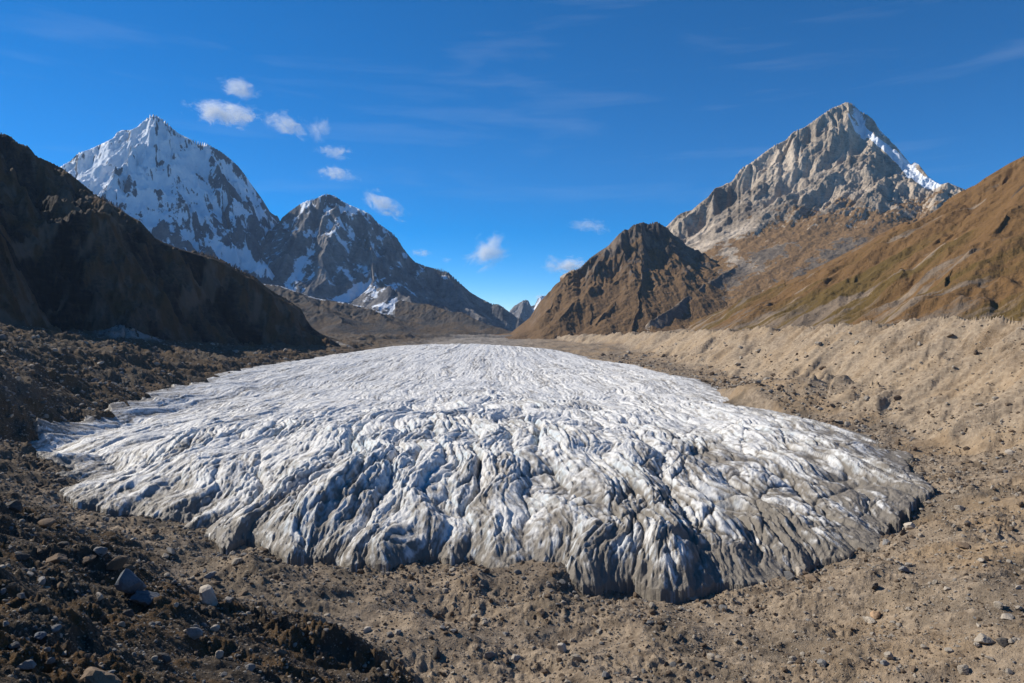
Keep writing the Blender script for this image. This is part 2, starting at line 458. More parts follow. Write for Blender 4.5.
def ice_material():
    M = NT('glacier_ice'); P = M.pos()
    dirt, blue, fine = M.attr('mask_a')
    c1 = M.noise(P, .45, 6, .7); c2 = M.noise(P, 2.2, 5, .7)
    base = M.mix(c1, (.58, .56, .53), (.88, .86, .815))
    base = M.mix(M.math('MULTIPLY', blue, .6), base, M.mix(c1, (.26, .40, .50), (.58, .70, .77)))
    dd = M.math('ADD', dirt, M.math('MULTIPLY', M.math('SUBTRACT', c2, .5), .5))
    dd = M.math('ADD', dd, M.math('MULTIPLY', fine, .5))
    f1 = M.ramp(dd, [(.12, 0), (.55, .55), (1, .95)])
    base = M.mix(f1, base, M.mix(c1, (.10, .083, .062), (.25, .210, .160)))
    h = M.math('ADD', M.math('MULTIPLY', c1, 1.2), M.math('MULTIPLY', c2, .5))
    b = M.bsdf(base, .55, h, .35, .8, .8)
    return M.m
IU, IX, IY, IH, idirt, iblue, ifine, igb, idist = ice()
grid_mesh('glacier', IX, IY, IH, ice_material(), {'mask_a': (idirt, iblue, ifine)}, keep=(idist > -5) & (IH > igb - 8),
          label='broad white glacier tongue filling the valley, furrowed and grey with dirt at its snout')
print('glacier', time.time() - T0)

# ------------------------------------------------------------------ MOUNTAINS
def rock_material(name, dark, light, grass_a, grass_b, snow_col=(.86, .90, .95), sc_=1.0, veg2=None):
    M = NT(name); P = M.pos()
    snow, veg, var = M.attr('mask_a'); tone, scree, _ = M.attr('mask_b')
    c1 = M.noise(P, .012 * sc_, 7, .7); c2 = M.noise(P, .07 * sc_, 6, .72); c3 = M.noise(M.scale(P, (1, 1, 3.5)), .02 * sc_, 5, .7, .6)
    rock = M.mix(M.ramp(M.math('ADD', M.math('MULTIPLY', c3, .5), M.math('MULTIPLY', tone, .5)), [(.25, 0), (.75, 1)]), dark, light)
    rock = M.mix(M.ramp(c2, [(.3, .5), (.55, 0)]), rock, tuple(x * .45 for x in dark))
    g = M.mix(c1, grass_a, grass_b)
    vv = M.math('ADD', veg, M.math('MULTIPLY', M.math('SUBTRACT', c2, .5), .55))
    g = M.mix(M.ramp(c2, [(.25, .55), (.5, 0)]), g, tuple(x * .5 for x in grass_a))
    if veg2: g = M.mix(M.math('MULTIPLY', var, .8), g, veg2)
    base = M.mix(M.math('MULTIPLY', scree, .8), rock, tuple(x * 1.1 for x in light))
    base = M.mix(M.ramp(vv, [(.35, 0), (.6, 1)]), base, g)
    ss = M.math('ADD', snow, M.math('MULTIPLY', M.math('SUBTRACT', c2, .5), .7))
    base = M.mix(M.ramp(ss, [(.42, 0), (.58, 1)]), base, snow_col)
    h = M.math('ADD', M.math('MULTIPLY', c1, 3), M.math('MULTIPLY', c2, 1.0))
    M.bsdf(base, .92, h, .12, 9.0 / sc_, .8)
    return M.m

def mountain(name, px0, px1, nu, y0, y1, ny, lines, sky, fitx, base, lam, amp, mask_fn, mat, k=14., fine=.25, warp=.0, sharp=0.6, label=None, floor=None, seed=1, gain=.5, rnd=8.0, foot=0, hfl=60., bias=0.):
    U, Y, X = fan_grid(px0, px1, nu, y0, y1, ny)
    wx = X + warp * fbm(X / (lam * 1.3), Y / (lam * 1.3), 3, seed + 60); wy = Y + warp * fbm(X / (lam * 1.3), Y / (lam * 1.3), 3, seed + 70)
    H = None; D = None
    for pts, fall, fall_r in lines:
        h = line_height(wx, wy, pts, fall, fall_r, rnd)
        H = h if H is None else smax(H, h, k)
    if floor is not None: H = smax(H, floor(X, Y), k)
    H0 = H
    gx, gy = grad(H, U, Y)
    gm_ = np.sqrt(gx * gx + gy * gy); gx = gx + bias * gm_
    g1 = gully_noise(X, Y, gx, gy, lam, 6, seed=seed, gain=gain)
    rd = ridged(X / (lam * .8), Y / (lam * .8), 5, seed + 20) - .9
    hf = np.clip((H - base) / hfl, 0.15, 1) if not isinstance(hfl, tuple) else hfl[2] + (1 - hfl[2]) * sstep(hfl[0], hfl[1], H)
    H = H + (g1 * amp + rd * amp * sharp) * hf + fbm(X / (lam * .12), Y / (lam * .12), 4, seed + 31, .6) * amp * fine * (.4 + .6 * hf)
    if foot: H = H - np.clip((foot if foot > 1 else foot * np.interp(U[0], *zip(*sorted((p[0] / p[1], p[1]) for p in lines[0][0])))[None, :]) - Y, 0, 1e4) * .55
    if sky is not None: H = fit_skyline(H, U, Y, sky, base, *fitx, lines[0][0])
    gx, gy = grad(H, U, Y); s = np.sqrt(gx * gx + gy * gy)
    info = dict(U=U, X=X, Y=Y, H=H, H0=H0, s=s, g=g1, rd=rd, gx=gx, gy=gy, px=U * F + CX, py=HY - (H - CAMZ) / Y * F)
    m = mask_fn(info)
    z = np.zeros_like(H)
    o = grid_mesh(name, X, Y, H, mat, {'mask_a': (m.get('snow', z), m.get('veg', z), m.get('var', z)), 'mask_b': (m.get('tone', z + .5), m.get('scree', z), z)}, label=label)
    print(name, time.time() - T0)
    return o, info
def PL(*a): return [W(*p) for p in a]

# --- dark hillside on the left
A_SKY = [(-90,75),(-40,112),(0,133),(5,134),(10,136),(18,143),(28,146),(36,156),(50,162),(62,168),(75,178),(90,190),(105,198),(120,206),(130,213),(140,218),(147,226),(155,235),(165,240),(180,246),(200,252),(215,256),(230,264),(240,270),(255,277),(265,286),(275,293),(285,298),(300,308),(306,317),(312,325),(325,334),(345,343),(365,352),(392,366)]
def a_dist(px): return np.interp(px, [-90, 0, 150, 250, 325, 365], [1500, 1600, 1980, 2250, 2400, 2350])
A_CREST = [W(px, py, float(a_dist(px))) for px, py in A_SKY[::2] + [A_SKY[-1]]]
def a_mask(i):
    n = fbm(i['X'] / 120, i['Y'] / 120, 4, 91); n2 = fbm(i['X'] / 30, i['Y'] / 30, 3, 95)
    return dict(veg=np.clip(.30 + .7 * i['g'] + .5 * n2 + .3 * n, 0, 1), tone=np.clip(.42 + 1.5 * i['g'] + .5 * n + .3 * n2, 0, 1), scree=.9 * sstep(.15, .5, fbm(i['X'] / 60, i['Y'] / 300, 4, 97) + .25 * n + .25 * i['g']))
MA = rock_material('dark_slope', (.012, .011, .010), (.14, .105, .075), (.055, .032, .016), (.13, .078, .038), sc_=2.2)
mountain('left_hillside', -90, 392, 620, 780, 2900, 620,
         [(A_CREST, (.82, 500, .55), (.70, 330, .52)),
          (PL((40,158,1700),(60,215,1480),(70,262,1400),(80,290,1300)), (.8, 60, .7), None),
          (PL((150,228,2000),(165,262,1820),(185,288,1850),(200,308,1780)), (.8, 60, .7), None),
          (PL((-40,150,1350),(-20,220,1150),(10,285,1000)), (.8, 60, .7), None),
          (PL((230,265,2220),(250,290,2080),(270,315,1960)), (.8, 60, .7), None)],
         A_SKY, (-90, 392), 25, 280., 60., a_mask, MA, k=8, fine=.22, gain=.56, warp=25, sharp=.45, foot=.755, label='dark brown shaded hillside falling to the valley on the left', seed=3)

# --- snow peak
B_SKY = [(40,178),(63,165),(70,161),(78,153),(90,149),(105,142),(113,138),(117,132),(122,130),(130,130),(137,127),(142,122),(150,116),(154,115),(157,116),(163,120),(170,126),(178,133),(190,139),(197,143),(207,144),(220,151),(228,157),(238,166),(245,175),(251,184),(262,199),(270,212),(277,217),(290,232),(300,250)]
def b_mask(i):
    X, Y, s = i['X'], i['Y'], i['s']
    el = (HY - i['py'])
    n = fbm(X / 160, Y / 160, 5, 101, .6); ns = fbm(i['px'] / 6, i['py'] / 30, 4, 103, .6)
    alt = sstep(600, 1700, i['H'])
    snow = .40 + .46 * alt - .55 * (s - 1.25) * .5 - i['g'] * .75 + n * .5 + .25 * ns + .10 * sstep(180, 110, i['px'])
    crest = sstep(40, 0, i['skyd'])if 'skyd' in i else 0
    snow += .6 * sstep(130, 60, np.abs(i['px'] - 100)) * alt * .5
    # hanging snowfield at the foot of the face
    snow += .8 * sstep(42, 8, np.abs(i['px'] - 262) * .5 + np.abs(i['py'] - 268 - (i['px'] - 262) * .45) * 2.2)
    snow = np.where(i['H'] < 420, snow - .6, snow)
    return dict(snow=np.clip(snow, 0, 1.2), tone=.5 + .4 * n)
MB_ = rock_material('snowy_granite', (.055, .068, .09), (.19, .19, .195), (.10, .07, .04), (.14, .10, .06), sc_=.5)  # blue in the rock colour stands in for blue shade on the face
BD = 7200
mountain('snow_mountain', 20, 345, 560, 4700, 8400, 520,
         [([W(px, py, BD + (155 - px) * (2 if px < 155 else -3)) for px, py in B_SKY[::2] + [B_SKY[-1]]], (1.9, 500, .9), (1.4, 400, .9)),
          (PL((154,116,BD),(146,140,6900),(138,146,6800),(128,158,6600),(118,178,6350),(105,205,6050)), (1.8, 300, .9), None),
          (PL((168,125,BD),(172,150,6950),(182,185,6650),(196,225,6300),(212,262,5900)), (1.6, 260, .9), None),
          (PL((210,146,7300),(222,180,7000),(236,215,6650),(252,250,6250),(268,280,5900)), (1.6, 260, .9), None),
          (PL((248,182,7400),(262,215,7100),(276,240,6700),(290,270,6300)), (1.6, 260, .9), None),
          (PL((90,150,7350),(92,175,7000),(88,200,6700)), (1.6, 260, .9), None)],
         B_SKY, (45, 275), 250, 480., 120., b_mask, MB_, k=18, fine=.06, gain=.44, warp=40, sharp=.5, rnd=28, label='high peak plastered with snow over blue-tinted rock on the left', seed=5)

# --- dark rock peak
C_SKY = [(262,250),(275,222),(284,216),(290,211),(300,204),(306,201),(315,199),(322,195),(328,194),(335,196),(342,201),(350,205),(362,210),(370,214),(378,223),(392,233),(397,238),(403,248),(410,257),(415,262),(425,266),(437,269),(448,272),(460,283),(470,292),(480,298),(492,304),(498,304),(503,307),(508,311),(517,317),(530,326)]
def c_mask(i):
    X, Y, s = i['X'], i['Y'], i['s']
    n = fbm(X / 150, Y / 150, 5, 111, .6)
    alt = sstep(600, 1300, i['H'])
    snow = .26 + .30 * alt - .42 * (s - 1.2) * .5 - i['g'] * .5 + n * .42
    snow += .35 * sstep(12, 0, i['py'] - np.interp(i['px'], [p[0] for p in C_SKY], [p[1] for p in C_SKY])) * (i['px'] > 300) * (i['px'] < 368)
    snow += .7 * sstep(26, 6, np.abs(i['px'] - 356) * .6 + np.abs(i['py'] - 291 + (i['px'] - 356) * .45) * 2.5)
    snow -= .45 * sstep(395, 430, i['px']) * (i['py'] > 280)
    return dict(snow=np.clip(snow, 0, 1.2), tone=.5 + .5 * n + .25 * sstep(60, 0, np.abs(i['px'] - 350)) )
MC_ = rock_material('dark_granite', (.055, .062, .075), (.30, .27, .245), (.10, .07, .04), (.14, .10, .06), sc_=.55)
mountain('rock_mountain', 262, 535, 470, 4500, 7900, 480,
         [([W(px, py, float(np.interp(px, [262, 325, 400, 530], [7300, 7000, 7000, 6400]))) for px, py in C_SKY[::2] + [C_SKY[-1]]], (1.5, 500, .8), (1.2, 400, .8)),
          (PL((290,213,7000),(307,245,6650),(325,278,6200),(342,300,5900)), (1.5, 200, .9), None),
          (PL((325,195,7000),(326,225,6750),(330,245,6600)), (1.5, 160, .9), None),
          (PL((364,211,7000),(367,240,6650),(371,268,6350),(373,288,6000)), (1.35, 220, .7), None),
          (PL((373,288,6000),(396,291,5800),(416,306,5500),(435,318,5200)), (.8, 260, .45), None),
          (PL((412,260,6950),(425,285,6500),(450,312,6100)), (.9, 220, .5), None),
          (PL((448,272,6800),(462,300,6400),(480,316,6100)), (.9, 200, .5), None)],
         C_SKY, (282, 520), 120, 400., 95., c_mask, MC_, k=14, fine=.06, gain=.44, warp=30, sharp=.5, rnd=24, hfl=(220., 620., .35), label='steep dark rock mountain dusted with snow left of the valley head', seed=7)

# --- brown moraine hills under them
D_SKY = [(230,272),(250,279),(265,284),(280,286),(295,291),(305,295),(320,299),(335,301),(350,304),(370,308),(385,314),(400,319),(420,324),(450,329),(480,333),(510,337)]
def d_mask(i):
    n = fbm(i['X'] / 150, i['Y'] / 150, 5, 121, .6)
    return dict(veg=.5 + .35 * n - .3 * i['g'], tone=.5 + .5 * n, scree=.4 * sstep(0, .5, n), snow=(i['px'] < 385) * .55 * sstep(4, 0, i['py'] - np.interp(i['px'], [p[0] for p in D_SKY], [p[1] for p in D_SKY])) * sstep(.0, .35, n + .1) )
MD_ = rock_material('far_brown_slope', (.040, .036, .034), (.125, .108, .094), (.075, .054, .036), (.13, .092, .056), sc_=1.1)
mountain('foothill', 228, 520, 440, 2750, 5200, 330,
         [([W(px, py, float(np.interp(px, [230, 330, 510], [4600, 4300, 3600]))) for px, py in D_SKY[::2] + [D_SKY[-1]]], (.42, 500, .25), None),
          (PL((300,296,4300),(325,310,3900),(340,322,3600)), (.4, 100, .25), None),
          (PL((360,308,4100),(400,325,3700)), (.4, 100, .25), None)],
         D_SKY, (235, 505), 60, 190., 16., d_mask, MD_, k=8, fine=.2, warp=30, sharp=.4, label='low brown foothill below the snowy peaks', seed=9)
D2_SKY = [(400,300),(415,303),(428,304),(440,308),(452,312),(462,312),(475,319),(490,325),(505,331),(520,335)]
mountain('foothill', 395, 525, 220, 4200, 5600, 200,
         [(PL((400,300,5400),(428,304,5200),(462,313,4900),(490,325,4600),(520,335,4400)), (.45, 300, .3), None)],
         D2_SKY, (402, 515), 60, 190., 16., d_mask, MD_, k=8, fine=.2, warp=20, sharp=.4, label='second brown foothill nearer the valley head', seed=10)

# --- far peaks at the valley head
E_SKY = [(495,322),(508,313),(514,306),(519,303),(524,300),(528,300),(531,306),(535,305),(537,300),(541,296),(546,296),(552,300),(560,312)]
ME_ = rock_material('far_rock', (.14, .14, .15), (.26, .24, .23), (.14, .12, .10), (.2, .16, .12), sc_=.4)
mountain('distant_peak', 490, 575, 170, 9300, 11400, 200,
         [(PL((495,322,10500),(508,313,10500),(519,303,10500),(526,300,10400),(533,307,10500),(541,296,10600),(560,312,10600),(575,325,10600)), (1.0, 400, .8), None),
          (PL((526,300,10400),(520,315,10000)), (1.2, 300, .8), None)],
         E_SKY, (500, 555), 100, 300., 40., lambda i: dict(snow=.25 - .4 * i['g'] + .3 * sstep(529, 536, i['px']), tone=.5 + i['g'] * .3), ME_, k=10, sharp=.4, label='small blue peaks far away at the head of the valley', seed=11)

# --- rocky peak on the right
F_SKY = [(560,330),(600,285),(650,240),(668,225),(672,221),(678,215),(684,212),(692,210),(700,203),(708,197),(715,188),(722,186),(732,180),(742,168),(752,162),(765,152),(775,145),(786,140),(793,132),(805,127),(812,122),(820,116),(826,112),(832,108),(840,105),(846,102),(851,103),(855,106),(860,111),(868,115),(874,120),(880,130),(886,136),(893,142),(900,150),(907,158),(911,163),(915,161),(919,163),(922,167),(928,175),(935,180),(941,183),(948,181),(955,184),(965,188),(975,188),(990,196),(1040,225),(1100,250)]
def f_mask(i):
    X, Y, s, px, py = i['X'], i['Y'], i['s'], i['px'], i['py']
    n = fbm(X / 170, Y / 170, 5, 131, .6); n2 = fbm(X / 45, Y / 45, 4, 135, .6); n3 = fbm(X / 320, Y / 320, 3, 137)
    H = i['H']
    low = 330 * sstep(800, 680, px); veg = sstep(760, 590, H + 130 * n + 60 * i['g'] + low)
    veg = veg * (1 - .9 * sstep(.85, 1.15, s + .15 * n2)) + .12 * sstep(950, 600, H) * n2
    snow = -.25 + .85 * sstep(1150, 1600, H) * .5 - .45 * i['g'] * sstep(900, 1400, H) + .35 * n * sstep(900, 1300, H)
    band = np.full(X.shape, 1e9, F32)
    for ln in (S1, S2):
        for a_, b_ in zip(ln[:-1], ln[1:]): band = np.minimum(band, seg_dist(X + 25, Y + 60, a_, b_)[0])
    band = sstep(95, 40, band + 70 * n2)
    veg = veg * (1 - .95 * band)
    rightside = sstep(-10, 15, px - np.interp(py, [100, 128, 165, 205, 240], [842, 850, 870, 884, 925]))
    snow += rightside * (.40 - .35 * i['g'] + .4 * n) * sstep(650, 900, H)
    snow += .9 * sstep(9, 3, np.abs(py - np.interp(px, [862, 890, 925, 945, 980], [128, 152, 184, 190, 196])) / np.interp(px, [862, 925, 945, 970], [.6, 1.1, 2.2, 2.0])) * (px > 860)
    snow = snow - 1.0 * sstep(900, 650, H)
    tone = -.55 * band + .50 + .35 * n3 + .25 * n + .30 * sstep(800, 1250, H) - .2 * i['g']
    return dict(snow=np.clip(snow, 0, 1.2), veg=np.clip(veg, 0, 1), tone=np.clip(tone, 0, 1), var=np.clip(.3 + n3, 0, 1) * 0, scree=.5 * sstep(.15, .5, n3 + .3 * n) * sstep(900, 600, H) * (1 - band))
MF_ = rock_material('pale_granite', (.17, .135, .102), (.62, .51, .39), (.18, .108, .052), (.29, .18, .088), sc_=.9)
S1 = PL((775,266,3150),(740,268,3000),(706,284,2820),(680,303,2620),(655,320,2450)); S2 = PL((850,272,3000),(820,283,2850),(780,296,2650),(745,312,2420))
def fd(px): return float(np.interp(px, [600, 668, 760, 848, 945, 1100], [3900, 4000, 4300, 4500, 4900, 5200]))
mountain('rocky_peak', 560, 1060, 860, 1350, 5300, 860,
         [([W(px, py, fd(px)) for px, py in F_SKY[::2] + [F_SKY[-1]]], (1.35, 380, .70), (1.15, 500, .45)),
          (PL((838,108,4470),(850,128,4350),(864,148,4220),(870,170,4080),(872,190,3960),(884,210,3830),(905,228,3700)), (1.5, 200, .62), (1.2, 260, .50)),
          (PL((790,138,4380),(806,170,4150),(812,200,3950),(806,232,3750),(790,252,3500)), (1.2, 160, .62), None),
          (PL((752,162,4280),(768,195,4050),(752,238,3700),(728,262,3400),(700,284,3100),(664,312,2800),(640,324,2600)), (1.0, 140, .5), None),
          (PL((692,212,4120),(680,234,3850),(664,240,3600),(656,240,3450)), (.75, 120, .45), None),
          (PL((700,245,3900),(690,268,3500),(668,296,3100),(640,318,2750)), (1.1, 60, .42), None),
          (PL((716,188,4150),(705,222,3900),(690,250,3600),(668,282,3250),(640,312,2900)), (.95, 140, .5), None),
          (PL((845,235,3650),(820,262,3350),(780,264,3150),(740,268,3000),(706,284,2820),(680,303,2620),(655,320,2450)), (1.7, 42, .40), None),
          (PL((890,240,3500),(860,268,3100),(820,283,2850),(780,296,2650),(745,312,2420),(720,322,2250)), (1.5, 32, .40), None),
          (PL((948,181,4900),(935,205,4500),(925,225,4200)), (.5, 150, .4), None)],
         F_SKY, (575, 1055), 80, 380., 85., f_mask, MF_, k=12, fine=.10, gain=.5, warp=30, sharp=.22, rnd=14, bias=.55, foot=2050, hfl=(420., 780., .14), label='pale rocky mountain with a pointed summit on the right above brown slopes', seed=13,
         floor=lambda X, Y: 0 + np.clip((Y - 2000) * .17, 0, 900) * sstep(0, 900, X) )

# --- brown crag left of it
F2_SKY = [(470,352),(495,342),(510,332),(530,316),(540,300),(548,292),(556,284),(562,280),(567,273),(580,268),(590,258),(600,251),(608,246),(618,235),(625,229),(628,230),(633,225),(643,222),(648,224),(652,223),(657,221.5),(664,226),(672,230),(690,246),(720,270)]
def f2_mask(i):
    X, Y, s = i['X'], i['Y'], i['s']
    n = fbm(X / 120, Y / 120, 5, 141, .6); n2 = fbm(X / 40, Y / 40, 4, 145, .6)
    veg = sstep(620, 250, i['H'] + 130 * n + 90 * i['g']) * .75 + .15 + .3 * n2 - .35 * sstep(.9, 1.3, s)
    return dict(veg=np.clip(veg, 0, 1), tone=np.clip(.35 + .5 * n - .2 * i['g'], 0, 1), scree=.2 * sstep(.1, .5, n))
MF2_ = rock_material('brown_crag_rock', (.07, .058, .048), (.25, .19, .14), (.13, .08, .042), (.22, .135, .065), sc_=1.1)
mountain('brown_crag', 470, 740, 500, 2050, 3900, 520,
         [([W(px, py, float(np.interp(px, [470, 500, 560, 655, 720], [2950, 2950, 3050, 3300, 3500]))) for px, py in F2_SKY[::2] + [F2_SKY[-1]]], (1.1, 260, .50), (1.0, 260, .42)),
          (PL((652,223,3300),(650,240,3180),(641,255,3040),(640,275,2900),(626,292,2760),(600,312,2560)), (1.5, 90, .55), (.8, 150, .45)),
          (PL((608,246,3180),(600,268,2980),(585,290,2760),(560,315,2540)), (.9, 120, .5), None),
          (PL((567,273,3060),(560,292,2880),(545,312,2650)), (.9, 120, .5), None)],
         F2_SKY, (460, 668), 20, 200., 40., f2_mask, MF2_, k=7, fine=.10, gain=.5, warp=22, sharp=.4, rnd=16, hfl=(150., 420., .3), label='brown craggy mountain shoulder right of the valley head', seed=15)

# --- brown grass hillside on the right
G_SKY = [(1130,95),(1075,125),(1040,147),(1024,156),(1010,163),(1000,169),(985,178),(975,185),(960,192),(945,201),(930,211),(915,219),(900,224),(885,232),(870,240),(855,248),(840,256),(820,266),(800,275),(780,285),(760,294),(735,305),(710,315),(690,323)]
def g_mask(i):
    X, Y, s = i['X'], i['Y'], i['s']
    n = fbm(X / 130, Y / 130, 5, 151, .6); n2 = fbm(X / 34, Y / 34, 4, 155, .6); n3 = fbm(X / 330, Y / 60, 4, 157); n4 = fbm(X / 260, Y / 16, 4, 163, .6)
    out = sstep(.35, .7, n3 + .3 * n - .15 * i['g'])
    veg = 1.0 - .6 * out + .30 * n4 + .1 * n2 - .45 * sstep(105, 50, i['H0'] - 60)
    return dict(veg=np.clip(veg, 0, 1), tone=np.clip(.4 + .5 * n, 0, 1), var=sstep(.05, .5, fbm(X / 420, Y / 110, 3, 159) + .05 + .2 * n4) * sstep(330, 200, i['H0']), scree=sstep(.1, .5, n + .3 * n2) * .5 + .4 * sstep(110, 60, i['H0'] - 60))
MG_ = rock_material('brown_grass_slope', (.085, .066, .050), (.30, .225, .155), (.135, .075, .030), (.235, .135, .056), sc_=2.0, veg2=(.12, .082, .024))
def gd(px): return float(np.interp(px, [690, 780, 870, 1024, 1130], [2500, 2350, 2000, 1500, 1350]))
G_CR = [W(px, py, gd(px)) for px, py in G_SKY[::2] + [G_SKY[-1]]]
mountain('right_hillside', 660, 1125, 760, 480, 2900, 640,
         [(G_CR, (.60, 400, .50), (.55, 500, .45)),
          (PL((985,178,1620),(940,232,1320),(900,285,1120)), (.65, 80, .5), None),
          (PL((900,224,1920),(862,262,1650),(820,302,1420)), (.65, 80, .5), None),
          (PL((830,262,2150),(795,290,1900),(765,312,1720)), (.65, 80, .5), None)],
         G_SKY, (785, 1110), 60, 95., 9., g_mask, MG_, k=9, fine=.10, gain=.42, warp=18, sharp=.35, label='sunlit brown grassy hillside on the right', seed=17)

# far base sheet out to the horizon
def base_sheet():
    M = NT('plain_earth'); P = M.pos()
    c = M.noise(P, .002, 5, .6)
    M.bsdf(M.mix(c, (.10, .08, .055), (.2, .16, .11)), .95)
    x = np.linspace(-9400, 9400, 41); y = np.linspace(-850, 12450, 41)
    X, Y = np.meshgrid(x, y)
    grid_mesh('terrain', X, Y, -12 + 0 * X, M.m)
base_sheet()

# ------------------------------------------------------------------ ROCKS
def ico(sub):
    import bmesh
    bm = bmesh.new(); bmesh.ops.create_icosphere(bm, subdivisions=sub, radius=1)
    v = np.array([x.co for x in bm.verts]); f = np.array([[y.index for y in x.verts] for x in bm.faces]); bm.free()
    return v, f
def rock_shape(v, rs, cuts=11, rough=.06):
    n = rs.randn(cuts, 3); n /= np.linalg.norm(n, axis=1)[:, None]
    d = .46 + rs.rand(cuts) * .36
    r = np.full(len(v), 1.15)
    for a, b in zip(n, d):
        c = v @ a
        r = np.where(c > .05, np.minimum(r, b / np.maximum(c, .05)), r)
    r = r + rough * np.sin(v @ rs.randn(3) * 5 + rs.rand() * 6) * np.sin(v @ rs.randn(3) * 7)
    p = v * r[:, None] * np.array([1, .65 + rs.rand() * .4, .5 + rs.rand() * .4])
    return p
def stone_material(name, a, b, lichen=.3):
    M = NT(name)
    tc = M.n('ShaderNodeTexCoord').outputs['Object']
    oi = M.n('ShaderNodeObjectInfo').outputs['Random']
    c1 = M.noise(tc, 2.2, 6, .7); c2 = M.noise(tc, 9, 5, .7)
    base = M.mix(c1, a, b)
    base = M.mix(M.ramp(c2, [(.35, lichen), (.5, 0)]), base, tuple(x * .35 for x in a))
    k = M.math('ADD', M.math('MULTIPLY', oi, .5), .72)
    mm = M.n('ShaderNodeVectorMath', operation='SCALE'); M.L(base, mm.inputs[0]); M.L(k, mm.inputs[3])
    M.bsdf(mm.outputs[0], .9, M.math('ADD', c1, M.math('MULTIPLY', c2, .4)), .15, .25, .8)
    return M.m
STM = {'pale': stone_material('pale_stone', (.33, .28, .22), (.50, .44, .36)), 'grey': stone_material('grey_stone', (.15, .145, .14), (.30, .285, .265)),
       'dark': stone_material('dark_stone', (.055, .05, .045), (.13, .115, .10)), 'brown': stone_material('brown_stone', (.13, .09, .06), (.24, .18, .125)),
       'blue': stone_material('bluish_stone', (.085, .095, .11), (.20, .215, .235)), 'orange': stone_material('rusty_stone', (.30, .19, .11), (.42, .29, .18))}
v2, f2 = ico(3)
PROTO = {}
for kname in STM:
    PROTO[kname] = []
    for i in range(6):
        rs = np.random.RandomState(hash(kname) % 1000 * 0 + sum(map(ord, kname)) + i * 13)
        me = bpy.data.meshes.new('boulder_' + kname)
        raw_mesh(me, rock_shape(v2, rs, 15, .03), f2, False)
        me.materials.append(STM[kname]); PROTO[kname].append(me)

def locate(px, py):
    """where the sight line of a photo pixel meets the built ground"""
    ys = np.exp(np.linspace(math.log(46), math.log(3300), 4000))
    xs = (px - CX) / F * ys; zr = CAMZ + (HY - py) / F * ys
    g = ground_at(xs, ys)
    k = np.where(zr <= g)[0]
    k = k[0] if len(k) else len(ys) - 1
    return float(xs[k]), float(ys[k]), float(g[k])
RK = np.random.RandomState(5)
def boulder(x, y, z, size, kind, label, group=None, shape=None, flat=1.0, rot=None, tall=1.0, sink=.25):
    me = PROTO[kind][RK.randint(6) if shape is None else shape]
    o = bpy.data.objects.new('boulder', me); col.objects.link(o)
    s = size * .5
    o.scale = (s, s * flat, s * tall)
    o.location = (x, y, z + s * tall * (.6 - sink * 1.2))
    o.rotation_euler = (RK.uniform(-.3, .3), RK.uniform(-.3, .3), RK.uniform(0, 6.28) if rot is None else rot)
    o['label'] = label; o['category'] = 'boulder'
    if group: o['group'] = group
    return o
